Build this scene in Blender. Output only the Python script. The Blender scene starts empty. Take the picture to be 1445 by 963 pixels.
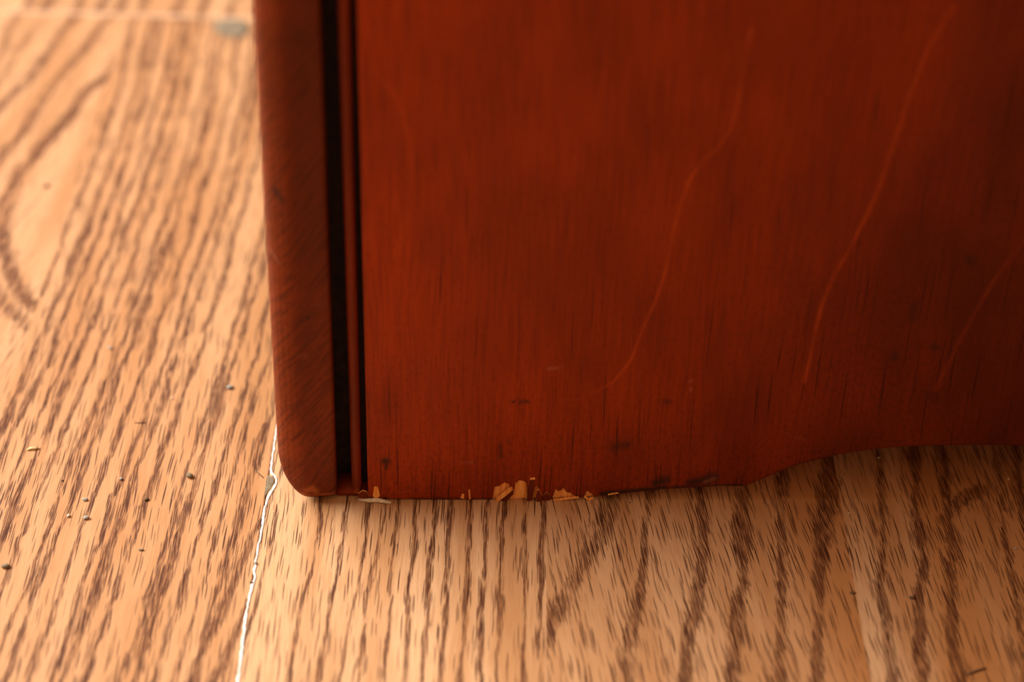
import bpy, bmesh, math, random
import numpy as np
from mathutils import Matrix, Vector, noise as mnoise

S = bpy.context.scene
COL = S.collection
random.seed(7)
rng = np.random.default_rng(11)

# ------------------------------------------------------------------ camera
CX, CY = 722.5, 481.5
VP_UP, VP_Y = np.array([600., 4300.]), np.array([771., -1850.])      # vanishing points of the verticals and of the planks
FPX = float(np.sqrt(-((VP_UP - [CX, CY]) @ (VP_Y - [CX, CY]))))
def cdir(p):
    v = np.array([p[0] - CX, CY - p[1], -FPX]); return v / np.linalg.norm(v)
_Z = -cdir(VP_UP); _Y = cdir(VP_Y); _X = np.cross(_Y, _Z)
ROT = np.array([_X, _Y, _Z])                                          # camera -> world
HC = 0.3310191535720171
def on_floor(p, z=0.0):
    """point of the floor (metres) seen at a photograph pixel"""
    r = ROT @ cdir(p); t = (z - HC) / r[2]
    return np.array([0, 0, HC]) + r * t
cam = bpy.data.cameras.new('camera'); camo = bpy.data.objects.new('camera', cam); COL.objects.link(camo)
cam.sensor_fit = 'HORIZONTAL'; cam.sensor_width = 36.0; cam.lens = FPX / 1445 * 36.0
cam.clip_start = 0.01; cam.clip_end = 50
m4 = Matrix([list(ROT[0]) + [0], list(ROT[1]) + [0], list(ROT[2]) + [HC], [0, 0, 0, 1]])
camo.matrix_world = m4
cam.dof.use_dof = True; cam.dof.focus_distance = 0.484; cam.dof.aperture_fstop = 6.4; cam.dof.aperture_blades = 7
S.camera = camo

# ------------------------------------------------------------------ world, light, exposure
S.view_settings.view_transform = 'Standard'; S.view_settings.look = 'None'
S.view_settings.gamma = 1; S.view_settings.use_curve_mapping = False
S.view_settings.exposure = 0.0
w = bpy.data.worlds.new('world'); S.world = w; w.use_nodes = True
w.node_tree.nodes['Background'].inputs[0].default_value = (1.0, 0.56, 0.29, 1)
w.node_tree.nodes['Background'].inputs[1].default_value = 0.50
def area(name, loc, target, sx, sy, power, colour):
    l = bpy.data.lights.new(name, 'AREA'); l.shape = 'RECTANGLE'; l.size = sx; l.size_y = sy; l.energy = power; l.color = colour
    o = bpy.data.objects.new(name, l); COL.objects.link(o); o.location = loc
    d = Vector(target) - Vector(loc); o.rotation_euler = d.to_track_quat('-Z', 'Y').to_euler()
    return o
area('window_light', (-4.5, 2.55, 3.85), (-0.05, 0.28, 0), 5.5, 2.8, 1130, (1.0, 0.94, 0.85))

# ------------------------------------------------------------------ node helper
class NT:
    def __init__(s, name):
        s.m = bpy.data.materials.new(name); s.m.use_nodes = True; s.t = s.m.node_tree
        s.b = s.t.nodes['Principled BSDF']
    def n(s, typ, ins=(), **kw):
        nd = s.t.nodes.new(typ)
        for k, v in kw.items(): setattr(nd, k, v)
        for k, v in (ins.items() if isinstance(ins, dict) else enumerate(ins)):
            s.put(nd.inputs[k], v)
        return nd
    def put(s, sock, v):
        if v is None: return
        if isinstance(v, bpy.types.NodeSocket): s.t.links.new(v, sock)
        else: sock.default_value = v
    def math(s, op, *a, clamp=False):
        return s.n('ShaderNodeMath', a, operation=op, use_clamp=clamp).outputs[0]
    def attr(s, name, out='Fac'): return s.n('ShaderNodeAttribute', attribute_name=name).outputs[out]
    def step(s, v, lo, hi, a=0.0, b=1.0):
        nd = s.n('ShaderNodeMapRange', {'Value': v, 'From Min': lo, 'From Max': hi, 'To Min': a, 'To Max': b}, interpolation_type='SMOOTHSTEP')
        return nd.outputs[0]
    def xyz(s, x, y, z=0.0): return s.n('ShaderNodeCombineXYZ', (x, y, z)).outputs[0]
    def sep(s, v): return s.n('ShaderNodeSeparateXYZ', (v,)).outputs
    def noise(s, v, scale=1.0, detail=2.0, rough=0.5, dist=0.0, out=0):
        return s.n('ShaderNodeTexNoise', {'Vector': v, 'Scale': scale, 'Detail': detail, 'Roughness': rough, 'Distortion': dist}).outputs[out]
    def mix(s, f, a, b, blend='MIX'):
        nd = s.t.nodes.new('ShaderNodeMix'); nd.data_type = 'RGBA'; nd.blend_type = blend
        s.put(nd.inputs[0], f)
        s.put(nd.inputs[6], a if isinstance(a, bpy.types.NodeSocket) else (*a, 1)); s.put(nd.inputs[7], b if isinstance(b, bpy.types.NodeSocket) else (*b, 1))
        return nd.outputs[2]
    def bump(s, h, strength, dist):
        nd = s.n('ShaderNodeBump', {'Strength': strength, 'Distance': dist, 'Height': h}); s.t.links.new(nd.outputs[0], s.b.inputs['Normal'])
    def fin(s, col, rough=0.5, spec=0.5, coat=0.0):
        s.put(s.b.inputs['Base Color'], col if isinstance(col, bpy.types.NodeSocket) else (*col, 1))
        s.put(s.b.inputs['Roughness'], rough); s.put(s.b.inputs['Specular IOR Level'], spec); s.put(s.b.inputs['Coat Weight'], coat)
        return s.m

def oak(name, traced):
    """oak laminate: UVMap in millimetres; pores are short dashes, crowded in the growth bundles"""
    k = NT(name)
    x, y, _ = k.sep(k.n('ShaderNodeUVMap', uv_map='UVMap').outputs[0])
    if traced: B, lean, tone = k.attr('bundle'), k.attr('lean'), k.attr('tone')
    else:
        r = k.n('ShaderNodeObjectInfo').outputs['Random']
        x = k.math('ADD', x, k.math('MULTIPLY', r, 900.0))
        nz = k.noise(k.xyz(k.math('MULTIPLY', x, 0.03), k.math('MULTIPLY', y, 0.005)), 1, 2)
        ph = k.math('ADD', k.math('MULTIPLY', x, 0.2), k.math('MULTIPLY', nz, 6.0))
        B = k.step(k.math('ABSOLUTE', k.math('SUBTRACT', k.math('FRACT', ph), 0.5)), 0.30, 0.08)
        lean, tone = 0.0, r
    xl = k.math('SUBTRACT', x, k.math('MULTIPLY', lean, y))
    # wander of the fibres
    wob = k.noise(k.xyz(k.math('MULTIPLY', x, 0.08), k.math('MULTIPLY', y, 0.03)), 1, 2)
    xw = k.math('ADD', xl, k.math('MULTIPLY', k.math('SUBTRACT', wob, 0.5), 2.2))
    along = k.noise(k.xyz(k.math('MULTIPLY', xw, 0.35), k.math('MULTIPLY', y, 0.045), 3.0), 1, 2)
    Bm = k.math('MULTIPLY', B, k.step(along, 0.28, 0.55, 0.45, 1.0), clamp=True)
    dens = k.math('ADD', k.math('MULTIPLY', Bm, 0.95), k.attr('ticks') if traced else 0.12)
    pores = None
    for sx, sy, off, rad in ((1 / .44, 1 / 13.0, 0.0, 0.40), (1 / .34, 1 / 9.0, 37.3, 0.40), (1 / .25, 1 / 5.0, 81.7, 0.42)):
        v = k.xyz(k.math('ADD', k.math('MULTIPLY', xw, sx), off), k.math('MULTIPLY', y, sy))
        vo = k.n('ShaderNodeTexVoronoi', {'Vector': v, 'Scale': 1.0, 'Randomness': 0.9}, voronoi_dimensions='2D')
        rnd = k.sep(vo.outputs['Color'])
        on = k.step(k.math('SUBTRACT', dens, rnd[0]), -0.03, 0.06)
        if off > 80: on = k.math('MULTIPLY', on, k.step(Bm, 0.15, 0.5))
        d = k.math('MULTIPLY', k.step(vo.outputs['Distance'], rad, rad * 0.6), on)
        d = k.math('MULTIPLY', d, k.math('MULTIPLY_ADD', rnd[1], 0.45, 0.6))
        pores = d if pores is None else k.math('MAXIMUM', pores, d)
    low = k.noise(k.xyz(k.math('MULTIPLY', xw, 0.11), k.math('MULTIPLY', y, 0.008), 9.0), 1, 3)
    fine = k.noise(k.xyz(k.math('MULTIPLY', xw, 2.2), k.math('MULTIPLY', y, 0.10), 5.0), 1, 3)
    speck = k.noise(k.xyz(x, y, 1.0), 5.0, 2)
    c = k.mix(k.step(low, 0.32, 0.68), (0.73, 0.445, 0.245), (0.53, 0.275, 0.125))
    c = k.mix(k.math('MULTIPLY', tone, 0.8), c, (0.44, 0.17, 0.045))
    c = k.mix(k.step(fine, 0.42, 0.72, 0.0, 0.42), c, (0.38, 0.165, 0.06))
    c = k.mix(k.step(speck, 0.35, 0.70, 0.0, 0.34), c, (0.38, 0.18, 0.08))
    c = k.mix(k.math('MULTIPLY', k.math('MULTIPLY', k.step(Bm, 0.15, 0.9), k.step(fine, 0.25, 0.6, 0.3, 1.0)), k.math('MULTIPLY_ADD', k.attr('ticks'), -1.4, 0.92) if traced else 0.7), c, (0.25, 0.088, 0.028))
    c = k.mix(k.math('MULTIPLY', pores, 0.98), c, (0.066, 0.017, 0.006))
    rough = k.math('ADD', k.math('MULTIPLY', pores, 0.2), k.step(speck, 0.3, 0.7, 0.42, 0.52))
    k.bump(k.math('MULTIPLY_ADD', pores, -1.0, k.math('MULTIPLY', speck, 0.35)), 0.35, 0.00012)
    return k.fin(c, rough, 0.20)

def stain(name, base=(0.385, 0.043, 0.0025), dark=(0.11, 0.012, 0.0028), diag=0.0, streaky=0.42):
    """red mahogany varnish over a fine vertical grain: UVMap in millimetres, 'vein' 'dark' 'grime' attributes are marks of the wood itself"""
    k = NT(name)
    x, y, _ = k.sep(k.n('ShaderNodeUVMap', uv_map='UVMap').outputs[0])
    xs = k.math('ADD', x, k.math('MULTIPLY', y, diag))
    wob = k.noise(k.xyz(k.math('MULTIPLY', x, 0.05), k.math('MULTIPLY', y, 0.02)), 1, 2)
    xw = k.math('ADD', xs, k.math('MULTIPLY', wob, 3.0))
    streak = k.noise(k.xyz(k.math('MULTIPLY', xw, 0.9 if diag else 1.5), k.math('MULTIPLY', y, 0.16 if diag else 0.05)), 1, 4, 0.6)
    thin = k.noise(k.xyz(k.math('MULTIPLY', xw, 3.2), k.math('MULTIPLY', y, 0.09), 4.0), 1, 2)
    mott = k.noise(k.xyz(k.math('MULTIPLY', x, 1.1), k.math('MULTIPLY', y, 0.65), 2.0), 1, 4, 0.65)
    big = k.noise(k.xyz(k.math('MULTIPLY', x, 0.05), k.math('MULTIPLY', y, 0.022), 6.0), 1, 3)
    c = k.mix(k.step(big, 0.3, 0.72, 0.0, 0.42), base, dark)
    c = k.mix(k.step(streak, 0.40, 0.70, 0.0, streaky), c, dark)
    c = k.mix(k.step(mott, 0.48, 0.78, 0.0, 0.40), c, dark)
    gr = k.attr('grime_shade')
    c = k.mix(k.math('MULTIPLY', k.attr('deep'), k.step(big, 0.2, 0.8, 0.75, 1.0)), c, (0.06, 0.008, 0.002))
    # open pores: dark hairlines, denser towards the worn foot
    v = k.xyz(k.math('MULTIPLY', xw, 1 / 1.0), k.math('MULTIPLY', y, 1 / 60.0), 0.0)
    vo = k.n('ShaderNodeTexVoronoi', {'Vector': v, 'Scale': 1.0, 'Randomness': 1.0}, voronoi_dimensions='2D')
    rnd = k.sep(vo.outputs['Color'])
    hair = k.math('MULTIPLY', k.step(vo.outputs['Distance'], 0.19, 0.05), k.step(k.math('SUBTRACT', k.math('MULTIPLY_ADD', gr, 1.0, 0.10), rnd[0]), -0.1, 0.12))
    hair = k.math('MULTIPLY', hair, k.step(thin, 0.3, 0.6, 0.4, 1.0))
    c = k.mix(k.step(thin, 0.50, 0.72, 0.0, 0.30), c, dark)
    c = k.mix(k.math('MULTIPLY', hair, 0.85), c, (0.02, 0.005, 0.003))
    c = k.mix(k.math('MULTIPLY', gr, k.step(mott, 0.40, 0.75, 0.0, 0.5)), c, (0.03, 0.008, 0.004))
    dk = k.attr('dark')
    c = k.mix(k.math('MULTIPLY', dk, k.step(mott, 0.15, 0.5, 0.55, 1.0)), c, (0.018, 0.012, 0.011))
    c = k.mix(k.math('MULTIPLY', k.attr('vein'), k.step(k.noise(k.xyz(k.math('MULTIPLY', x, 0.2), k.math('MULTIPLY', y, 0.12)), 1, 2), 0.3, 0.7, 0.35, 1.0)), c, (0.58, 0.085, 0.010))
    c = k.mix(k.attr('scratch'), c, (0.40, 0.17, 0.12))
    c = k.mix(k.attr('raw'), c, (0.55, 0.17, 0.045))
    k.bump(k.math('MULTIPLY_ADD', hair, -0.8, k.math('MULTIPLY_ADD', streak, 0.4, k.math('MULTIPLY', k.attr('vein'), 1.2))), 0.30, 0.0002)
    return k.fin(c, k.step(mott, 0.3, 0.8, 0.42, 0.56), 0.16, 0.0)

def plain(name, c1, c2, scale, rough=0.8, spec=0.2, stretch=(1, 1, 1), bump=0.3, bd=0.0002):
    k = NT(name)
    co = k.n('ShaderNodeTexCoord').outputs['Object']
    mp = k.n('ShaderNodeMapping', {'Vector': co, 'Scale': stretch}).outputs[0]
    n = k.noise(mp, scale, 4, 0.6)
    k.bump(n, bump, bd)
    return k.fin(k.mix(k.step(n, 0.35, 0.65), c1, c2), rough, spec)

M_OAK = oak('oak_laminate', True)
M_OAK2 = oak('oak_laminate_far', False)
M_CORE = plain('fibreboard', (0.30, 0.19, 0.11), (0.22, 0.13, 0.07), 900)
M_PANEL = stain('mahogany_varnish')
M_POST = stain('mahogany_post', base=(0.235, 0.036, 0.005), dark=(0.045, 0.008, 0.003), diag=-0.75, streaky=0.62)
M_BEAD = stain('mahogany_bead', base=(0.24, 0.028, 0.004), dark=(0.06, 0.010, 0.003))
M_DARKWOOD = plain('dark_carcass_wood', (0.16, 0.022, 0.006), (0.10, 0.014, 0.004), 60, stretch=(6, 6, 0.6))
M_BLACK = plain('groove_black', (0.012, 0.007, 0.005), (0.03, 0.015, 0.01), 500)  # near-black colour for the backs of groove and joint
M_RAW = plain('raw_splintered_wood', (1.0, 0.50, 0.15), (0.80, 0.28, 0.06), 420, stretch=(3.5, 1, 0.35), bump=0.7, bd=0.0004)
M_WHITE = plain('chipped_white_edge', (0.92, 0.90, 0.86), (0.80, 0.74, 0.68), 700, 0.7, 0.3)
M_PALE = plain('pale_joint_edge', (0.72, 0.50, 0.34), (0.66, 0.44, 0.28), 120, 0.6, 0.4)
M_PUTTY = plain('grey_putty', (0.17, 0.135, 0.085), (0.25, 0.20, 0.135), 260, 0.75, 0.3)
M_PUTTYD = plain('brown_grey_putty', (0.17, 0.135, 0.085), (0.25, 0.20, 0.13), 600, 0.75, 0.3)
M_GREY = plain('grey_grit', (0.30, 0.29, 0.25), (0.46, 0.44, 0.40), 2000, 0.8)
M_PALEGRIT = plain('pale_grit', (0.80, 0.66, 0.50), (0.60, 0.45, 0.30), 2000, 0.8)
M_DARKGRIT = plain('dark_grit', (0.10, 0.06, 0.03), (0.18, 0.11, 0.06), 2000, 0.8)
M_LINT = plain('cream_lint', (0.85, 0.76, 0.60), (0.62, 0.50, 0.36), 1500, 0.95)
M_STRAW = plain('straw', (0.80, 0.62, 0.33), (0.62, 0.44, 0.20), 1500, 0.8)

# ------------------------------------------------------------------ object helpers
def link(name, me, mat, parent=None, loc=None):
    o = bpy.data.objects.new(name, me); COL.objects.link(o)
    if mat and not me.materials: me.materials.append(mat)
    if parent: o.parent = parent
    if loc is not None: o.location = loc
    return o
def tag(o, label=None, cat=None, group=None, kind=None):
    for a, b in (('label', label), ('category', cat), ('group', group), ('kind', kind)):
        if b: o[a] = b
    return o
def bm_obj(name, bm, mat, parent=None, loc=None, smooth=True):
    me = bpy.data.meshes.new(name); bmesh.ops.recalc_face_normals(bm, faces=bm.faces); bm.to_mesh(me); bm.free()
    if smooth:
        for p in me.polygons: p.use_smooth = True
    return link(name, me, mat, parent, loc)
def box_bm(x0, x1, y0, y1, z0, z1, bevel=0.0):
    bm = bmesh.new(); bmesh.ops.create_cube(bm, size=1)
    for v in bm.verts:
        v.co = Vector(((x0 + x1) / 2 + v.co.x * (x1 - x0), (y0 + y1) / 2 + v.co.y * (y1 - y0), (z0 + z1) / 2 + v.co.z * (z1 - z0)))
    if bevel: bmesh.ops.bevel(bm, geom=list(bm.edges), offset=bevel, segments=2, affect='EDGES')
    return bm
def grid_mesh(name, P, uv, attrs, extra=None):
    """P: (ny, nx, 3) grid of points, metres; uv (ny, nx, 2) millimetres"""
    ny, nx = P.shape[:2]
    idx = np.arange(ny * nx).reshape(ny, nx)
    quads = np.stack([idx[:-1, :-1], idx[:-1, 1:], idx[1:, 1:], idx[1:, :-1]], -1).reshape(-1, 4)
    me = bpy.data.meshes.new(name)
    me.from_pydata(P.reshape(-1, 3).tolist(), [], quads.tolist())
    uvl = me.uv_layers.new(name='UVMap')
    li = np.zeros(len(me.loops), dtype=np.int32); me.loops.foreach_get('vertex_index', li)
    uvl.data.foreach_set('uv', uv.reshape(-1, 2)[li].astype(np.float32).ravel())
    for k, a in attrs.items():
        at = me.attributes.new(k, 'FLOAT', 'POINT'); at.data.foreach_set('value', np.broadcast_to(a, (ny, nx)).astype(np.float32).ravel())
    me.polygons.foreach_set('use_smooth', np.ones(len(me.polygons), dtype=bool))
    return me

# ------------------------------------------------------------------ floor
floor = bm_obj('floor', box_bm(-2.2, 2.2, -1.6, 2.6, -0.030, -0.0085), M_CORE, smooth=False)
tag(floor, kind='structure')

def vnoise(x, seed, amp=1.0, f=1.0):
    """smooth 1-D value noise"""
    x = np.asarray(x, float) * f + seed * 17.31
    i = np.floor(x).astype(int); t = x - i; t = t * t * (3 - 2 * t)
    h = lambda n: (np.sin(n * 127.1 + seed * 311.7) * 43758.5453) % 1.0
    return amp * ((h(i) * (1 - t) + h(i + 1) * t) * 2 - 1)

def lines_bundle(X, Y, lines):
    """lines: list of (xs of y function, width, strength)"""
    B = np.zeros_like(X)
    for i, (fx, wd, st) in enumerate(lines):
        xl = fx(Y) + vnoise(Y, i + 3, 0.55, 1 / 13.0) + vnoise(Y, i + 40, 0.30, 1 / 4.0)
        ww = wd * (1 + vnoise(Y, i + 80, 0.45, 1 / 11.0))
        ss = st * (1 + vnoise(Y, i + 120, 0.30, 1 / 17.0))
        B = np.maximum(B, ss * np.exp(-((X - xl) / ww) ** 2))
    return B
def poly_bundle(X, Y, polys):
    B = np.zeros_like(X)
    for i, (pts, wd, st) in enumerate(polys):
        d2 = np.full(X.shape, 1e9)
        for (ax, ay), (bx, by) in zip(pts[:-1], pts[1:]):
            vx, vy = bx - ax, by - ay; L = vx * vx + vy * vy
            t = np.clip(((X - ax) * vx + (Y - ay) * vy) / L, 0, 1)
            d2 = np.minimum(d2, (X - ax - t * vx) ** 2 + (Y - ay - t * vy) ** 2)
        B = np.maximum(B, st * np.exp(-d2 / wd ** 2))
    return B
def through(pts):
    pts = sorted([(b, a) for a, b in pts])
    ys = np.array([p[0] for p in pts]); xs = np.array([p[1] for p in pts])
    s0 = (xs[-1] - xs[0]) / (ys[-1] - ys[0])
    return lambda Y: np.interp(Y, ys, xs) + np.where(Y < ys[0], (Y - ys[0]) * s0, 0) + np.where(Y > ys[-1], (Y - ys[-1]) * s0, 0)
def shifted(x0, y0, base):       # the base curve moved so that it passes (x0, y0)
    c = x0 - float(base(np.array([float(y0)]))[0])
    return lambda Y: base(Y) + c
def mm(pts): return [tuple(on_floor(p)[:2] * 1000) for p in pts]

# growth lines of the strip left of the long joint
L1base = through([(-100.6, 300), (-97.6, 337), (-96.0, 360), (-93.6, 386), (-90.8, 420), (-88.2, 460), (-86.2, 500), (-85.6, 540), (-87.3, 585)])
L1 = []
for i, px in enumerate((5, 26, 51, 71, 95, 125, 142, 172, 200, 217, 245, 287, 302, 329.5, 349, 377)):
    fx, fy = on_floor((px, 600))[:2] * 1000
    L1.append((shifted(fx, fy, L1base), 0.72 if i % 3 else 0.95, 1.0 if i != 14 else 0.6))
for x0 in (-123.5, -128.0, -132): L1.append((shifted(x0, 386, L1base), 1.0, 0.9))
L1.append((through([(-57.2, 334.6), (-58.6, 323.7), (-60.4, 316.7), (-61.9, 310.4), (-54, 352)]), 1.3, 1.0))
L1.append((through([(-52.5, 330), (-56.5, 311), (-58.5, 300)]), 1.3, 0.9))
# right of the long joint: straight narrow growth lines
R1 = []
R1base = through([(-2.6, 300), (-2.3, 335), (-2.2, 359), (-2.4, 420)])
R1left = through([(-36.9, 300), (-35.9, 318), (-35.4, 330), (-34.4, 341), (-34.0, 357), (-33.0, 400)])
for x0, st in ((-51.2, 0.75), (-47.6, 0.18), (-44.5, 0.2), (-40.3, 1.0), (-34.6, 1.0), (-29.7, 0.95), (-26.3, 0.85), (-22.6, 0.9), (-18.3, 1.0), (-14.2, 1.0), (-10.1, 1.0), (-6.3, 1.0), (-2.3, 1.0), (1.6, 1.0), (6.4, 1.0), (10.9, 1.15)):
    R1.append((shifted(x0, 341, R1left if x0 < -25 else R1base), 0.52, st * 1.15))
def tr(px): return through(mm(px))
R2 = [(tr([(857, 715), (819, 803), (789, 850)]), 2.6, 0.85),
      (tr([(918.6, 703.5), (913, 739), (910, 797.5), (898, 880), (886, 924)]), 1.7, 0.85),
      (tr([(989, 709), (992, 762), (983, 844.5), (974, 903), (966, 956)]), 1.8, 0.9),
      (tr([(1052, 701), (1047.6, 760.6), (1049, 823.6), (1040, 874), (1037, 937)]), 1.9, 1.0),
      (tr([(1102.7, 685), (1106, 764), (1102.7, 836), (1099.5, 880)]), 1.5, 0.95),
      (tr([(1172, 691), (1156, 770), (1156, 823.6), (1153, 934)]), 2.2, 1.0)]
R3 = [(tr([(1292, 641), (1295, 745), (1302, 798), (1292, 848), (1302.5, 940.6)]), 1.4, 1.1),
      (tr([(1245.5, 673), (1249, 762.5), (1245.5, 830), (1256, 887)]), 1.4, 0.9),
      (tr([(1338, 723), (1341.7, 780), (1338, 851.6), (1352, 923)]), 1.7, 1.0),
      (tr([(1192, 640), (1185, 700), (1190, 790), (1222, 940)]), 0.9, 0.35),
      (tr([(1409, 648.5), (1416.5, 737.6), (1435, 860)]), 1.2, 0.7),
      (tr([(1385, 650), (1398, 730), (1425, 900)]), 1.0, 0.4)]
for x0 in (121, 128, 134, 141): R3.append((shifted(x0, 350, R3[4][0]), 1.3, 0.9))
R3poly = [(mm([(1330, 735), (1352, 705), (1385, 690), (1415, 715)]), 2.0, 1.0)]
# the wide arched figure of the strip at the far left
L0poly = [(mm([(110, 22), (85, 50), (65, 75), (40, 110), (5, 150), (-30, 200), (-60, 280)]), 2.0, 0.8),
          (mm([(155, 25), (120, 65), (85, 105), (60, 145), (35, 185), (5, 215), (-30, 275), (-50, 360)]), 1.9, 0.8),
          (mm([(178, 70), (150, 108), (125, 125), (105, 160), (65, 200), (30, 240), (12, 280), (5, 320), (5, 350), (12, 385), (30, 420), (60, 442)]), 2.3, 1.0),
          (mm([(-30, 380), (0, 425), (20, 445), (40, 462)]), 3.0, 0.6),
          (mm([(30, 10), (5, 60), (-30, 130)]), 1.8, 0.7), (mm([(60, 30), (20, 75), (-20, 150)]), 1.6, 0.5)]

JX, JY = -53.3, 585.0     # long joint and cross joint, millimetres
def tone_x(pts):
    xs = [p[0] for p in pts]; ts = [p[1] for p in pts]
    return lambda X, Y: np.interp(X + vnoise(Y, 3, 0.8, 1 / 20.0), xs, ts)
def strip_mesh(x0, x1, y0, y1, fine, lines=(), polys=(), lean=0.0, tone=0.0, ticks=0.14, fy=(285, 600), g=(0, 0, 0, 0)):
    """one printed oak strip, as a slab 1.2 mm thick; g = bevel at left, right, near, far edge (mm)"""
    if not fine:
        bm = box_bm(x0 / 1000, x1 / 1000, y0 / 1000, y1 / 1000, -0.0012, 0.0)
        uvl = bm.loops.layers.uv.new('UVMap')
        for f in bm.faces:
            for l in f.loops: l[uvl].uv = (l.vert.co.x * 1000, l.vert.co.y * 1000)
        me = bpy.data.meshes.new('strip'); bmesh.ops.recalc_face_normals(bm, faces=bm.faces); bm.to_mesh(me); bm.free()
        return me
    e = 0.25
    xs = np.concatenate([[x0, x0, x0 + e], np.linspace(x0 + e, x1 - e, int((x1 - x0) / 0.5))[1:-1], [x1 - e, x1, x1]])
    a, b = max(y0 + e, fy[0]), min(y1 - e, fy[1])
    ym = np.linspace(a, b, max(3, int((b - a) / 1.8)))
    ys = [y0, y0]
    if a > y0 + e: ys += list(np.linspace(y0 + e, a, 6)[:-1])
    ys += list(ym)
    if b < y1 - e: ys += list(np.linspace(b, y1 - e, 8)[1:])
    ys = np.array(ys + [y1, y1])
    X, Y = np.meshgrid(xs, ys)
    Zr = np.zeros_like(X)
    Zr[:, 1] = -g[0]; Zr[:, -2] = -g[1]; Zr[1, :] = np.minimum(Zr[1, :], -g[2]); Zr[-2, :] = np.minimum(Zr[-2, :], -g[3])
    Zr[:, 0] = Zr[:, -1] = -1.2; Zr[0, :] = Zr[-1, :] = -1.2
    B = np.zeros_like(X)
    if lines: B = lines_bundle(X, Y, lines)
    if polys:
        wx = X + vnoise(Y, 5, 0.8, 1 / 15.0)
        B = np.maximum(B, poly_bundle(wx, Y, polys))
    P = np.stack([X, Y, Zr], -1) / 1000
    me = grid_mesh('strip', P, np.stack([X, Y], -1), {'ticks': ticks, 'bundle': np.clip(B, 0, 1.2), 'lean': lean, 'tone': tone(X, Y) if callable(tone) else tone})
    me.polygons.foreach_set('use_smooth', np.zeros(len(me.polygons), dtype=bool))
    return me

def plank(x0, strips, y0, y1):
    """a laminate board (mm): a fibreboard core that carries its oak strips"""
    x1 = strips[-1][1]
    o = bm_obj('plank', box_bm(0, (x1 - x0) / 1000 - 0.0002, 0, (y1 - y0) / 1000 - 0.0002, -0.0072, 0), M_CORE, floor, (x0 / 1000 + 0.0001, y0 / 1000 + 0.0001, -0.0013), smooth=False)
    for a, b, kw in strips:
        last, first = b == x1, a == x0
        g = (0.22 if first else 0.0, 0.22 if last else 0.0, 0.2, 0.2)
        me = strip_mesh(a + (0.12 if first else 0.0), b - (0.12 if last else 0.0), y0 + 0.12, y1 - 0.12, kw is not None, g=g, **(kw or {}))
        s = link('oak_strip', me, M_OAK if kw is not None else M_OAK2, o)
        s.location = (-(x0 / 1000 + 0.0001), -(y0 / 1000 + 0.0001), 0.0013)
    return o
W3 = 66.2
def cols(x0, kws): return [(x0 + i * W3, x0 + (i + 1) * W3, k) for i, k in enumerate(kws)]
xA = JX - 3 * W3
plank(xA, [(xA, xA + W3, None), (xA + W3, -119.6, dict(polys=L0poly, lean=0.10, tone=0.28, ticks=0.06, fy=(420, 590))), (-119.6, JX, dict(lines=L1, lean=0.0, ticks=0.17, tone=0.42))], JY - 1200, JY)
R2x, R3x = 11.7, 80.3
plank(JX, [(JX, R2x, dict(lines=R1, lean=0.0, tone=0.05, fy=(290, 420))), (R2x, R3x, dict(lines=R2, lean=-0.15, ticks=0.25, tone=tone_x([(11.7, .05), (20, .15), (40, .20), (52, .25), (64, .5), (70, .8), (80.3, 1.05)]), fy=(290, 420))), (R3x, 146.0, dict(lines=R3, polys=R3poly, lean=-0.10, ticks=0.25, tone=tone_x([(80.3, .0), (85, .15), (88, .5), (91, .6), (93, .35), (95, .6), (98, 1.05), (104, 1.0), (112, .75), (122, .9), (146, 1.0)]), fy=(290, 430)))], -260, 940)
# the board beyond the cross joint
T1 = [(shifted(x, 590, L1base), 1.5, 0.8) for x in (-116, -105, -97, -88, -79, -70, -61)]
T0 = [(shifted(x, 590, L1base), 1.8, 0.8) for x in (-152, -146, -137, -129, -123)]
plank(xA, [(xA, xA + W3, None), (xA + W3, -119.6, dict(lines=T0, lean=0.1, tone=0.1, fy=(585, 640))), (-119.6, JX, dict(lines=T1, tone=0.2, fy=(585, 640)))], JY, JY + 900)
for k in range(-4, 4):
    bx = JX + 3 * W3 * k
    if k in (-1,): plank(bx, cols(bx, [None] * 3), -1400, JY - 1200); continue
    if k == 0:
        plank(bx, [(JX, R2x, None), (R2x, R3x, None), (R3x, 146.0, None)], 940, 2000)
        plank(bx, [(JX, R2x, None), (R2x, R3x, None), (R3x, 146.0, None)], -1400, -260); continue
    bx2 = 146.0 + 3 * W3 * (k - 1) if k > 0 else bx
    yj = {-4: 300, -3: 40, -2: 820, 1: 450, 2: 120, 3: 700}[k]
    plank(bx2, cols(bx2, [None] * 3), -700 if yj - 1200 > -700 else yj - 1200, yj); plank(bx2, cols(bx2, [None] * 3), yj, yj + 1200)

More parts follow.
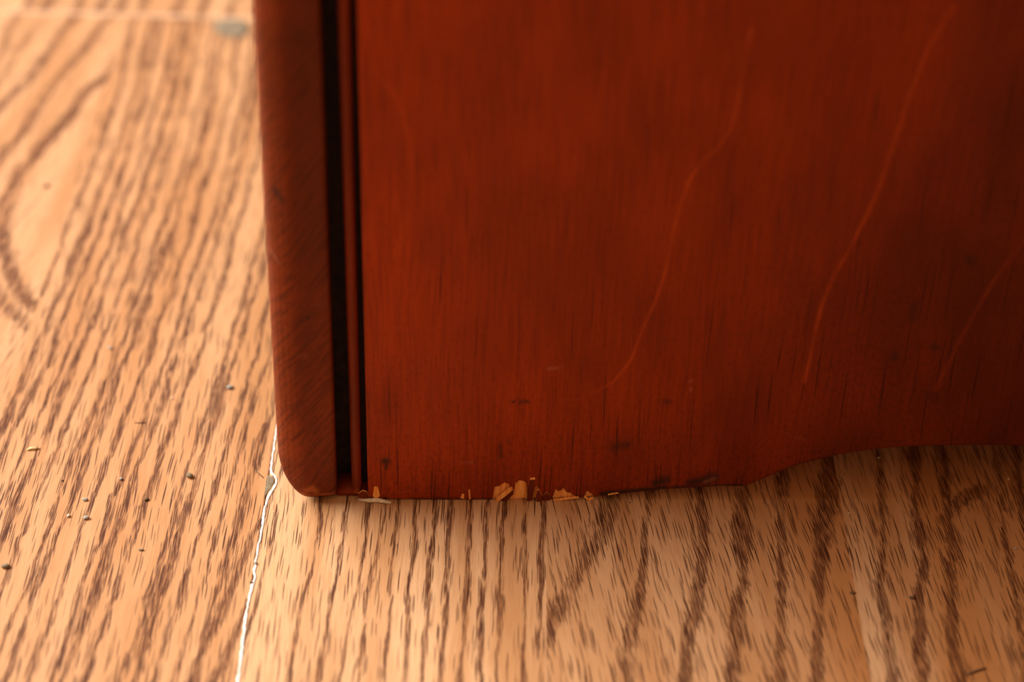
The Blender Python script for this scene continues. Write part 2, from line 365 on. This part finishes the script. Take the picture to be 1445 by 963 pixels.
def ribbon(name, pts, widths, mat, parent, th=0.12, z0=0.0, jag=0.10, seed=0, step=0.45):
    """a thin irregular strip lying along a polyline on the floor (mm)"""
    P = np.array(pts, float); seg = np.r_[0, np.cumsum(np.linalg.norm(np.diff(P, axis=0), axis=1))]
    t = np.arange(0, seg[-1], step); x = np.interp(t, seg, P[:, 0]); y = np.interp(t, seg, P[:, 1]); wd = np.interp(t, seg, widths)
    x = x + vnoise(t, seed + 1, jag, 0.9) + vnoise(t, seed + 6, jag * 0.6, 2.1)
    wd = wd * (1 + vnoise(t, seed + 2, 0.35, 0.8))
    dx, dy = np.gradient(x), np.gradient(y); L = np.hypot(dx, dy); nx, ny = dy / L, -dx / L
    bm = bmesh.new(); rows = []
    for i in range(len(t)):
        r = []
        for s, z in ((-0.5, z0 - 0.1), (-0.36, z0 + th), (0.36, z0 + th), (0.5, z0 - 0.1)):
            r.append(bm.verts.new(((x[i] + nx[i] * wd[i] * s) / 1000, (y[i] + ny[i] * wd[i] * s) / 1000, z / 1000)))
        rows.append(r)
    for a, b in zip(rows[:-1], rows[1:]):
        for j in range(3): bm.faces.new((a[j], a[j + 1], b[j + 1], b[j]))
    return bm_obj(name, bm, mat, parent)
seam_px = [(386, 630), (384, 645), (381.5, 662), (382, 667), (388.5, 674), (389, 682), (384, 692), (377, 703), (372, 723), (370.5, 735), (367, 755), (363, 775), (359.5, 797), (358, 806), (359, 815), (355, 828), (350, 848), (345, 880), (340, 925), (335, 963)]
sp = [tuple(on_floor((a + 1, b))[:2] * 1000) for a, b in seam_px]
sp = [(sp[0][0], 420.0), (sp[0][0], 392.0)] + sp + [(-53.1, 290.0), (-53.1, 270.0)]
ribbon('chipped_edge', sp, [.3, .45, .55, .6, .6, .6, .65, .7, .65, .7, .7, .6, .6, .6, .6, .7, .75, .7, .7, .7, .7, .7, .7, .7], M_WHITE, floor, 0.14)
tag(floor.children[-1] if False else bpy.data.objects['chipped_edge'], 'white chipped laminate edge along the long joint')
ribbon('joint_edge', [(-185, JY - 0.4), (-54, JY - 0.4)], [1.5, 1.5], M_PALE, floor, 0.02, jag=0.12, seed=4)
tag(bpy.data.objects['joint_edge'], 'pale joint line across the boards')

def patch(name, px, th, mat, parent=None, z0=0.0, seed=0, domed=True):
    """a low irregular blob with a traced outline, lying on the floor"""
    pts = np.array([on_floor(p) for p in px]); c = pts.mean(0)
    n = 40; seg = np.r_[0, np.cumsum(np.linalg.norm(np.diff(np.vstack([pts, pts[:1]]), axis=0), axis=1))]
    t = np.linspace(0, seg[-1], n, endpoint=False); Q = np.vstack([pts, pts[:1]])
    ox = np.interp(t, seg, Q[:, 0]) - c[0]; oy = np.interp(t, seg, Q[:, 1]) - c[1]
    bm = bmesh.new(); rings = []
    for r, z in ((1, -0.00005), (0.96, th * 0.55), (0.8, th * 0.9), (0.5, th * (1.05 if domed else .8)), (0.2, th * (1.1 if domed else .75))):
        rings.append([bm.verts.new((ox[i] * r * (1 + 0.05 * math.sin(i * 2.3 + seed)), oy[i] * r * (1 + 0.05 * math.cos(i * 1.7 + seed)), z + z0 + (0.1 * th * math.sin(i * 1.3 + r * 9 + seed) if r < 1 else 0))) for i in range(n)])
    for a, b in zip(rings[:-1], rings[1:]):
        for i in range(n): bm.faces.new((a[i], a[(i + 1) % n], b[(i + 1) % n], b[i]))
    bm.faces.new(rings[-1])
    return bm_obj(name, bm, mat, parent, (c[0], c[1], 0))
tag(patch('putty_patch', [(300, 33), (320, 27), (340, 28), (352, 34), (352, 47), (339, 55), (320, 52), (306, 45)], 0.0005, M_PUTTY),
    'grey putty blob on the cross joint left of the cabinet', 'putty')
tag(patch('putty_fill', [(378, 671), (385, 672), (387.5, 676), (387, 682), (382, 690), (375, 700), (373, 703), (375, 688)], 0.00012, M_PUTTYD),
    'brown-grey putty filling a chip beside the white joint', 'putty')

# ------------------------------------------------------------------ cabinet
A = on_floor((518, 706.5)); YAW = math.radians(2.5)
U = np.array([math.cos(YAW), math.sin(YAW), 0]); N = np.array([math.sin(YAW), -math.cos(YAW), 0])
def on_panel(p, wd=0.0):
    """(u, z) in millimetres on the face of the side panel, seen at a photograph pixel"""
    r = ROT @ cdir(p); C = np.array([0, 0, HC]); t = ((A + N * wd - C) @ N) / (r @ N); P = C + r * t
    return ((P - A) @ U * 1000, P[2] * 1000)
cab = bpy.data.objects.new('cabinet', None); COL.objects.link(cab)
cab.location = A; cab.rotation_euler = (0, 0, YAW); cab.empty_display_size = 0.05
tag(cab, 'dark red-brown varnished wooden cabinet with arched foot, beaded corner post and chipped bottom edge', 'cabinet')

TOP = 560.0; DEEP = 430.0     # height and depth of the carcass, mm
# outline of the bottom of the side panel
bot_px = [(519, 703), (530, 704), (560, 705), (600, 706), (650, 706.5), (700, 707), (760, 706.5), (800, 704.5), (840, 701.5), (870, 698.5), (900, 695.5), (920, 692.5), (950, 690.5), (990, 688.5), (1020, 686.5), (1045, 687.5), (1058, 684), (1080, 675), (1100, 666.5), (1130, 655.5), (1160, 648), (1190, 641.5), (1220, 636.5), (1260, 632), (1300, 630), (1350, 629), (1400, 629), (1445, 629.5)]
BO = np.array([on_panel(p) for p in bot_px])
uend = 2 * 205.0
bu = np.r_[BO[:, 0], 205.0, (uend - BO[::-1, 0])]; bz = np.r_[np.maximum(BO[:, 1], 0.05), BO[-1, 1] + .2, np.maximum(BO[::-1, 1], 0.05)]
def core_bottom(u): return np.interp(u, bu, bz)
# chips: veneer torn away from the edge: (pixel outline of the upper edge of each chip)
chips_px = [[(695, 706), (698, 688), (705, 686), (712, 681), (718, 686), (724, 690), (724, 706)],
            [(724, 706), (727, 683), (732, 679), (737, 680), (743, 681), (744, 706)],
            [(751, 706), (754, 691), (758, 688), (761, 693), (764, 706)],
            [(780, 704), (784, 692), (788, 695), (795, 690), (800, 695), (806, 697), (812, 701), (818, 704)],
            [(824, 703), (828, 694), (834, 697), (839, 702)]]
chips = [np.array([on_panel(p) for p in c]) for c in chips_px]
def veneer_bottom(u):
    z = core_bottom(u).copy()
    for c in chips:
        j = vnoise(u, 9, 0.28, 3.1) + vnoise(u, 12, 0.25, 1.4)
        zi = np.interp(u, c[:, 0], c[:, 1], left=-9, right=-9)
        zi = np.where(zi > -5, zi + j, -9)
        z = np.maximum(z, zi)
    return z + np.abs(vnoise(u, 21, 0.12, 1.7))

def marks(Uu, Zz, lst):
    M = np.zeros_like(Uu)
    for pts, wd, st in lst:
        q = [on_panel(p) for p in pts]
        M = np.maximum(M, poly_bundle(Uu, Zz, [(q if len(q) > 1 else [q[0], (q[0][0] + .01, q[0][1])], wd, st)]))
    return M
VEIN = [([(1060, 40), (1050, 100), (1040, 150), (1030, 185), (1012, 210), (995, 225), (975, 250), (960, 290), (950, 330), (940, 380), (925, 425), (905, 470), (890, 510), (865, 540), (835, 556)], 0.34, 0.48),
        ([(1345, 10), (1320, 50), (1300, 90), (1282, 140), (1262, 200), (1245, 255), (1225, 300), (1200, 350), (1175, 393), (1160, 430), (1148, 480), (1135, 540)], 0.45, 0.42),
        ([(535, 105), (560, 140), (578, 190), (580, 240), (575, 300), (560, 360)], 0.7, 0.22),
        ([(1445, 340), (1400, 400), (1360, 470), (1320, 550)], 0.5, 0.15),
        ([(1005, 215), (996, 224)], 0.45, 0.5)]
DARK = [([(723, 567), (746, 568)], 0.36, 1.0), ([(543, 651), (545, 651)], 1.0, 0.95), ([(545, 652), (545, 661)], 0.45, 0.9), ([(938, 567), (943, 568)], 0.7, 0.6),
        ([(868, 632), (885, 627)], 1.2, 0.6), ([(706, 628), (707, 646)], 0.45, 0.6), ([(716, 622), (718, 626)], 0.5, 0.4),
        ([(850, 697), (880, 694), (915, 691), (940, 688)], 0.75, 0.95), ([(925, 682), (940, 677)], 1.3, 0.85), ([(975, 682), (1005, 674)], 1.5, 0.85),
        ([(945, 688), (1045, 685)], 0.5, 0.8), ([(580, 704), (700, 705)], 0.35, 0.6), ([(1290, 430), (1288, 450)], 1.3, 0.4), ([(1368, 365), (1372, 370)], 1.0, 0.5),
        ([(1262, 500), (1263, 506)], 0.9, 0.55), ([(1318, 488), (1320, 492)], 0.9, 0.5), ([(1305, 555), (1320, 560)], 1.1, 0.3), ([(1060, 684), (1100, 663), (1180, 640)], 0.3, 0.4),
        ([(765, 702), (830, 700)], 0.3, 0.5)]
SCR = [([(768, 521), (795, 519)], 0.16, 0.40), ([(975, 538), (975, 539)], 0.25, 0.6), ([(975, 547), (975, 548)], 0.25, 0.6), ([(975, 553), (975, 554)], 0.2, 0.5),
       ([(1118, 617), (1138, 621)], 0.16, 0.25), ([(640, 652), (668, 653)], 0.14, 0.25), ([(995, 680), (1008, 676)], 0.5, 0.30)]
us = np.unique(np.r_[np.linspace(0.25, 105, 420), np.linspace(105, 160, 110), np.linspace(160, uend - 0.3, 80)])
# jagged columns of the veneer
zrel = np.r_[0, 0.3, 0.7, 1.2, np.linspace(1.8, 150, 200), np.linspace(160, TOP, 20)]
UU = np.broadcast_to(us, (len(zrel), len(us))).copy()
vb = veneer_bottom(us)
ZZ = vb[None, :] + (zrel[:, None] / TOP) * (TOP - vb[None, :])
def grime_shade_at(Uu, Zz):
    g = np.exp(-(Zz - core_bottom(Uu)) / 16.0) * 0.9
    g = np.maximum(g, 0.75 * np.exp(-((Uu - 118) / 30) ** 2 - ((Zz - 40) / 38) ** 2))  # blotches towards the right: dark mottling plus painted falloff of light
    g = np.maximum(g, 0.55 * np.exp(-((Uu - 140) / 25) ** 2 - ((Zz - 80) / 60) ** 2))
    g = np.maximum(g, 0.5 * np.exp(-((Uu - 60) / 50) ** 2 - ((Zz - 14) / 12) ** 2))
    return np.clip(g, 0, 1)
def shade_falloff_at(Uu, Zz):      # painted light falloff: the panel colour darkens away from the corner
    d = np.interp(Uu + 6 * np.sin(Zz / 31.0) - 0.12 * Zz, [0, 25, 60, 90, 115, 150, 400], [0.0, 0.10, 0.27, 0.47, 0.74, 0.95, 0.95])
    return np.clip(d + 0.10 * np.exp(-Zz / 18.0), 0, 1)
att = {'vein': marks(UU, ZZ, VEIN), 'dark': marks(UU, ZZ, DARK), 'scratch': marks(UU, ZZ, SCR), 'grime_shade': grime_shade_at(UU, ZZ), 'raw': 0.0, 'deep': shade_falloff_at(UU, ZZ)}
YY = np.zeros_like(UU)
# edge row turned back 0.6 mm so that the veneer has thickness, arrised at the front; a slight round-over along the arch
Pv = np.stack([UU, YY, ZZ], -1)
row0 = Pv[0].copy(); row0[:, 1] = 0.65; Pv[0, :, 1] = 0.12
Pv = np.concatenate([row0[None], Pv], 0)
c0 = Pv[:, 0].copy(); c0[:, 1] = 4.5; c0[:, 2] += 0.1; c1 = Pv[:, -1].copy(); c1[:, 1] = 0.65
Pv = np.concatenate([c0[:, None], Pv, c1[:, None]], 1)
att = {k: (np.pad(v, ((1, 0), (1, 1)), mode='edge') if isinstance(v, np.ndarray) else v) for k, v in att.items()}
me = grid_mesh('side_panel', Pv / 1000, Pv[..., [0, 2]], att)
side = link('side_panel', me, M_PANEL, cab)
# core board behind the veneer: pale raw wood where the veneer is torn
def slab(name, ulist, zb, zt, y0, y1, mat, parent=cab):
    bm = bmesh.new(); F = []; K = []
    for u, z in zip(ulist, zb):
        F.append((bm.verts.new((u / 1000, y0 / 1000, z / 1000)), bm.verts.new((u / 1000, y0 / 1000, zt / 1000))))
        K.append((bm.verts.new((u / 1000, y1 / 1000, z / 1000)), bm.verts.new((u / 1000, y1 / 1000, zt / 1000))))
    for i in range(len(F) - 1):
        bm.faces.new((F[i][0], F[i + 1][0], F[i + 1][1], F[i][1])); bm.faces.new((K[i][0], K[i][1], K[i + 1][1], K[i + 1][0]))
        bm.faces.new((F[i][0], K[i][0], K[i + 1][0], F[i + 1][0])); bm.faces.new((F[i][1], F[i + 1][1], K[i + 1][1], K[i][1]))
    for i in (0, -1): bm.faces.new((F[i][0], F[i][1], K[i][1], K[i][0]))
    return bm_obj(name, bm, mat, parent, smooth=False)
cu = np.unique(np.r_[np.linspace(0.3, 160, 500), np.linspace(160, uend - .3, 60)])
zc = core_bottom(cu)
is_chip = veneer_bottom(cu) > zc + 0.5
zc = np.where(is_chip, np.maximum(zc + vnoise(cu, 31, 0.25, 2.0), 0.02), zc + 0.05)
core = slab('panel_core', cu, zc, TOP - 1, 0.55, 15.0, M_RAW)
tag(core, 'raw pale orange wood bared where the veneer has chipped off')

# corner post: profile (u, y) from the outer side round to the groove
prof = [(-20.4, 20), (-20.4, 12), (-20.4, 5.5), (-20.25, 4.2), (-19.8, 2.9), (-19.0, 1.7), (-17.9, 0.7), (-16.6, -0.1), (-15.3, -0.6), (-14.2, -0.75), (-12.5, -0.55), (-10.5, -0.3), (-8.6, -0.1), (-7.4, 0.1), (-7.0, 0.5), (-6.9, 1.4), (-6.9, 7.5)]
prof2 = [(-6.9, 7.2), (-3.55, 7.2)]
bead = [(-3.55, 7.5), (-3.55, 2.0), (-3.4, 1.3), (-3.0, 0.75), (-2.4, 0.5), (-1.8, 0.65), (-1.35, 1.1), (-1.2, 1.8), (-1.15, 5.0)]
back2 = [(-1.15, 4.6), (0.28, 4.6)]
def resample(pf, step):
    p = np.array(pf, float); s = np.r_[0, np.cumsum(np.linalg.norm(np.diff(p, axis=0), axis=1))]
    t = np.unique(np.r_[s, np.arange(0, s[-1], step)])
    return np.c_[np.interp(t, s, p[:, 0]), np.interp(t, s, p[:, 1])], t
def post_bottom(u, y):
    z = np.full_like(u, 0.9)
    d = np.clip((-11.8 - u) / 8.75, 0, 1)
    z = z + 12.3 * (1 - np.sqrt(1 - d ** 2))
    return z
PD = [([(388, 270), (398, 282)], 0.75, 0.75), ([(428, 450), (441, 444)], 0.3, 0.8), ([(474, 690), (484, 697)], 0.5, .5)]
PS = [([(382, 362), (393, 372)], 0.28, 0.30), ([(446, 430), (456, 431)], 0.25, 0.25), ([(420, 497), (432, 500)], 0.25, 0.22), ([(386, 560), (387, 564)], 0.2, 0.3)]
PR = [([(432, 690), (440, 687), (446, 692)], 0.7, 0.5), ([(425, 695), (470, 699)], 0.35, 0.45), ([(503, 696), (517, 700)], 0.35, 0.35), ([(495, 699), (512, 698)], 0.3, 0.35)]
def profile_part(name, pf, bottom, mat, step=0.45, cap=True):
    q, t = resample(pf, step)
    zr = np.r_[0, 0.5, 1.0, np.linspace(1.8, 150, 170), np.linspace(160, TOP, 14)]
    b = bottom(q[:, 0], q[:, 1])
    Z = b[None] + zr[:, None] / TOP * (TOP - b[None])
    Ux = np.broadcast_to(q[:, 0], Z.shape).copy(); Yx = np.broadcast_to(q[:, 1], Z.shape).copy()
    # bottom arris rounded inwards
    rr = np.array([1.0, 0.45, 0.15])[:, None]
    cen = np.array([np.mean(q[:, 0]), np.max(q[:, 1])])
    dd = np.array([cen[0] - q[:, 0], cen[1] - q[:, 1]]); dd = dd / (np.linalg.norm(dd, axis=0) + 1e-6)
    Ux[:3] += rr * dd[0] * 0.7; Yx[:3] += rr * dd[1] * 0.7
    P = np.stack([Ux, Yx, Z], -1)
    if cap:
        inner = P[0].copy(); inner[:, 0] = np.clip(cen[0] + (inner[:, 0] - cen[0]) * 0.2, -50, 5); inner[:, 1] = cen[1]; inner[:, 2] += 0.2
        P = np.concatenate([inner[None], P], 0)
    a = {'vein': 0.0, 'dark': marks(P[..., 0], P[..., 2], PD), 'scratch': marks(P[..., 0], P[..., 2], PS), 'raw': marks(P[..., 0], P[..., 2], PR), 'deep': np.clip(np.interp(P[..., 0], [-15.2, -13.0, -7.5, -6.5], [0.0, 0.28, 0.35, 0.6]) * np.interp(P[..., 2], [0, 50, 130], [0.55, 0.9, 1.3]), 0, 1) if name == 'corner_post' else 0.35, 'grime_shade': np.clip(0.5 * np.exp(-P[..., 2] / 8), 0, 1)}
    # texture runs along the developed profile
    uv = np.stack([np.broadcast_to(t, P.shape[:2]), P[..., 2]], -1)
    return link(name, grid_mesh(name, P / 1000, uv, a), mat, cab)
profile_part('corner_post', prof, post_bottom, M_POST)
profile_part('bead_moulding', bead, lambda u, y: np.full_like(u, 0.7), M_BEAD, 0.25)
g1 = bm_obj('groove_back', box_bm(-0.0070, -0.0034, 0.0072, 0.0180, 0.0016, TOP / 1000), M_BLACK, cab, smooth=False)
tag(g1, 'black backing of the deep groove')
fb = bm_obj('foot_block', box_bm(-0.0072, 0.0004, 0.0012, 0.0100, 0.0002, 0.0022, 0.0003), M_BEAD, cab)
g2 = bm_obj('joint_back', box_bm(-0.0013, 0.0004, 0.0040, 0.0180, 0.0010, TOP / 1000), M_BLACK, cab, smooth=False)
# the rest of the carcass
bm_obj('top_board', box_bm(-0.026, uend / 1000 + 0.006, -0.006, DEEP / 1000 + 0.006, TOP / 1000, TOP / 1000 + 0.022, 0.003), M_DARKWOOD, cab)
bm_obj('front_board', box_bm(-0.0196, -0.004, 0.0195, DEEP / 1000 - 0.0195, 0.045, TOP / 1000), M_DARKWOOD, cab, smooth=False)
bm_obj('back_board', box_bm(uend / 1000 - 0.012, uend / 1000 - 0.001, 0.0152, DEEP / 1000 - 0.0152, 0.030, TOP / 1000), M_DARKWOOD, cab, smooth=False)
bm_obj('bottom_board', box_bm(-0.0038, uend / 1000 - 0.0122, 0.0182, DEEP / 1000 - 0.0152, 0.046, 0.060), M_DARKWOOD, cab, smooth=False)
fu = np.unique(np.r_[np.linspace(0.3, uend - .3, 90)])
slab('far_side_panel', fu, core_bottom(fu), TOP, DEEP - 15, DEEP, M_DARKWOOD)
bm_obj('far_corner_post', box_bm(-0.0204, 0.0002, DEEP / 1000 - 0.0192, DEEP / 1000, 0.001, TOP / 1000, 0.002), M_DARKWOOD, cab)

# torn splinters: little wedges of veneer standing off the panel
def splinter(px_list, th, y0, y1, mat_edge, mat_face, name='wood_splinter', label=None):
    """outline in pixels on the panel face; stands off by y0 (upper end) .. y1 (lower end) mm in front"""
    q = [on_panel(p) for p in px_list]
    zs = [a[1] for a in q]; zlo, zhi = min(zs), max(zs)
    bm = bmesh.new(); f = []; b = []
    for u, z in q:
        t = (z - zlo) / (zhi - zlo + 1e-6); y = y1 + (y0 - y1) * t
        f.append(bm.verts.new((u / 1000, y / 1000, max(z, 0.05) / 1000))); b.append(bm.verts.new((u / 1000, (y + th) / 1000, max(z, 0.05) / 1000)))
    n = len(q); ff = bm.faces.new(f); bm.faces.new(b[::-1])
    for i in range(n): bm.faces.new((f[i], b[i], b[(i + 1) % n], f[(i + 1) % n])).material_index = 0
    me = bpy.data.meshes.new(name); bmesh.ops.recalc_face_normals(bm, faces=bm.faces)
    ff.material_index = 1
    bm.to_mesh(me); bm.free(); me.materials.append(mat_edge); me.materials.append(mat_face)
    o = link(name, me, None, cab)
    if label: o['label'] = label
    return o
splinter([(700, 706), (701, 702), (708, 696), (717, 688), (723, 685.5), (722.5, 689), (714, 697), (704, 706)], 0.5, -0.9, -0.5, M_RAW, M_RAW, label='bright torn edge of the curled splinter')
splinter([(703.5, 707), (712, 699), (722.5, 690), (724.5, 688.5), (725, 694), (718, 703), (712, 707.5)], 0.4, -0.8, -0.4, M_RAW, M_DARKWOOD)
splinter([(743, 708), (744, 690), (748, 675), (755, 676), (754, 690), (750, 708)], 0.4, -0.1, -0.4, M_RAW, M_DARKWOOD)
splinter([(748, 674.5), (755, 674), (755, 676.5), (748, 677)], 0.2, -0.15, -0.15, M_RAW, M_RAW)
splinter([(757, 708), (756, 698), (758, 690), (761, 690), (765, 698), (765, 707), (760, 711)], 0.4, -0.5, -0.7, M_RAW, M_DARKWOOD)
splinter([(767, 706), (767, 698), (771, 694), (775, 698), (776, 705)], 0.3, -0.2, -0.3, M_RAW, M_DARKWOOD)
splinter([(780, 704.5), (800, 702), (816, 700.5), (817, 701.8), (800, 704), (782, 706)], 0.3, -0.3, -0.4, M_RAW, M_RAW)
splinter([(826, 699), (830, 703), (836, 701), (838, 702.5), (831, 706), (824, 701)], 0.3, -0.3, -0.4, M_RAW, M_RAW)
splinter([(858, 697.2), (872, 695), (873, 696), (858, 698.5)], 0.2, -0.2, -0.2, M_RAW, M_RAW)
splinter([(528, 687), (533, 687), (536, 700), (531, 704), (526, 700)], 0.2, -0.05, -0.1, M_RAW, M_RAW)
splinter([(505, 697), (512, 693), (518, 695), (521, 701), (517, 704), (506, 702)], 0.4, 0.0, -0.3, M_RAW, M_DARKWOOD)
splinter([(661, 691), (663, 691), (664, 705), (662, 705)], 0.2, -0.05, -0.1, M_RAW, M_RAW)
splinter([(652, 697), (655, 697), (655, 704), (650, 703)], 0.2, -0.05, -0.1, M_RAW, M_RAW)

# ------------------------------------------------------------------ loose bits on the floor
def crumb(px, size_px, mat, name, label, cat, flat=0.6, ang=0.0, aspect=1.3, group=None, seed=0):
    p = on_floor(px); s = size_px * 0.00014 / 2
    bm = bmesh.new(); bmesh.ops.create_icosphere(bm, subdivisions=2, radius=1)
    r = random.Random(seed)
    off = Vector((r.random() * 9, r.random() * 9, r.random() * 9))
    for v in bm.verts:
        k = 1 + 0.45 * mnoise.noise(v.co * 1.3 + off)
        v.co = Vector((v.co.x * s * aspect * k, v.co.y * s * k, v.co.z * s * flat * k))
    zmin = min(v.co.z for v in bm.verts)
    for v in bm.verts: v.co.z -= zmin
    o = bm_obj(name, bm, mat, None, (p[0], p[1], 0.0)); o.rotation_euler = (0, 0, ang)
    return tag(o, label, cat, group)
C = [((325, 548), 8, M_GREY, 'grey grit chip on the oak strip level with the middle of the corner post', .3, 1.4),
     ((243, 563), 4, M_PALEGRIT, 'tiny pale grit speck left of the grey chip on the oak strip', 0, 1),
     ((268, 673), 11, M_PUTTYD, 'largest flat brown-grey flake on the oak strip left of the putty fill', .2, 1.1),
     ((207, 706), 6, M_DARKGRIT, 'small dark crumb below left of the largest flake', .6, 1.5),
     ((171, 677), 6, M_GREY, 'grey grit speck on a dark grain line left of the largest flake', 1.0, 1.1),
     ((120, 706), 7, M_GREY, 'grey crumb above the pair of crumbs near the left', -.2, 1.4),
     ((97, 729), 6, M_PALEGRIT, 'pale round crumb, left one of the lower pair', 0.4, 1),
     ((122, 732), 8, M_GREY, 'grey crumb, right one of the lower pair', 0.1, 1.3),
     ((88, 679), 3.5, M_DARKGRIT, 'black speck between straw bit and largest flake', 0.1, 1.2),
     ((8, 801), 9, M_PUTTYD, 'olive-brown crumb at the left edge of the picture', 0.2, 1.6),
     ((66, 263), 8, M_DARKGRIT, 'blurred dark crumb on the pale arched-grain strip', 0.2, 1.3),
     ((60, 265), 6, M_PALEGRIT, 'blurred pale fleck touching the dark crumb on the arched-grain strip', 0.2, 1.0),
     ((155, 492), 5, M_GREY, 'thin grey fleck beside a grain line in the upper left', -0.9, 2.2),
     ((199, 777), 4, M_PUTTYD, 'short olive fibre bit lying crosswise below the crumbs', 0.0, 2.4),
     ((1172, 641.5), 5, M_PALEGRIT, 'pale crumb under the rising arch of the cabinet', 0.2, 1.3),
     ((1240, 647), 3.5, M_STRAW, 'tiny tan speck in the shade right of the pale arch crumb', 0.2, 1.1),
     ((1423, 677), 4, M_STRAW, 'tan speck in the shade at the far right under the arch', 0.2, 1.1),
     ((1198, 725), 3, M_PALEGRIT, 'pinhead pale speck on the strip border below the arch', 0.2, 1.0),
     ((1203, 838), 5, M_DARKGRIT, 'dark crumb on the strip border at the lower right', 0.1, 1.7),
     ((1286, 845), 6, M_DARKGRIT, 'dark crumb on a grain line right of the strip border', 0.1, 1.6),
     ((1433, 775), 4, M_GREY, 'grey speck near the right edge of the picture', 0.1, 1.6),
     ((889, 710), 2.6, M_DARKGRIT, 'black pinhead speck in front of the worn panel edge', 0.1, 1.0),
     ((371, 795), 6, M_GREY, 'grey bit stuck on the white joint', 0.1, 1.0),
     ((354.5, 823), 5, M_DARKGRIT, 'dark bit stuck on the lower end of the white joint', 0.1, 1.0)]
for i, (p, s, m, lab, ang, asp) in enumerate(C):
    if i == 22: p = (361, 796)
    crumb(p, s, m, 'crumb', lab, 'crumb', ang=ang, aspect=asp, seed=i)

def fibre(name, px, r0, mat, label, cat, z=0.0, flat=1.0):
    pts = [on_floor(p) for p in px]; c = pts[0]
    bm = bmesh.new(); rings = []; n = 7
    for i, p in enumerate(pts):
        a = pts[max(i - 1, 0)]; b = pts[min(i + 1, len(pts) - 1)]; d = Vector((b[0] - a[0], b[1] - a[1], 0)).normalized(); s = Vector((-d.y, d.x, 0))
        r = r0 * (0.35 + 0.65 * math.sin(math.pi * (i + 0.5) / len(pts))) / 1000
        rings.append([bm.verts.new(Vector((p[0] - c[0], p[1] - c[1], r * flat + z / 1000)) + s * (math.cos(q * 2 * math.pi / n) * r) + Vector((0, 0, math.sin(q * 2 * math.pi / n) * r * flat))) for q in range(n)])
    for a, b in zip(rings[:-1], rings[1:]):
        for i in range(n): bm.faces.new((a[i], a[(i + 1) % n], b[(i + 1) % n], b[i]))
    bm.faces.new(rings[0]); bm.faces.new(rings[-1])
    return tag(bm_obj(name, bm, mat, None, (c[0], c[1], 0)), label, cat)
fibre('lint', [(506, 706.5), (514, 707.5), (522, 708.8), (530, 708), (538, 709), (546, 710.5), (552, 711)], 0.62, M_LINT, 'cream wisp of lint at the foot of the bead moulding', 'lint', flat=0.8)
fibre('straw_bit', [(38, 636), (43, 634.5), (49, 634.5), (55, 633.5)], 0.42, M_STRAW, 'short straw-coloured bit on the oak strip at the left', 'straw', flat=0.7)
fibre('thin_fibre', [(190, 597), (198, 597.5), (206, 597)], 0.12, M_DARKGRIT, 'hair-thin brown fibre lying crosswise left of the post', 'fibre')
fibre('thin_fibre', [(360, 664), (366, 670), (372, 675)], 0.12, M_DARKGRIT, 'hair-thin dark fibre just left of the putty fill', 'fibre')
fibre('thin_fibre', [(1364, 953), (1375, 949), (1391, 944)], 0.25, M_DARKGRIT, 'slanting dark fibre at the lower right corner', 'fibre')
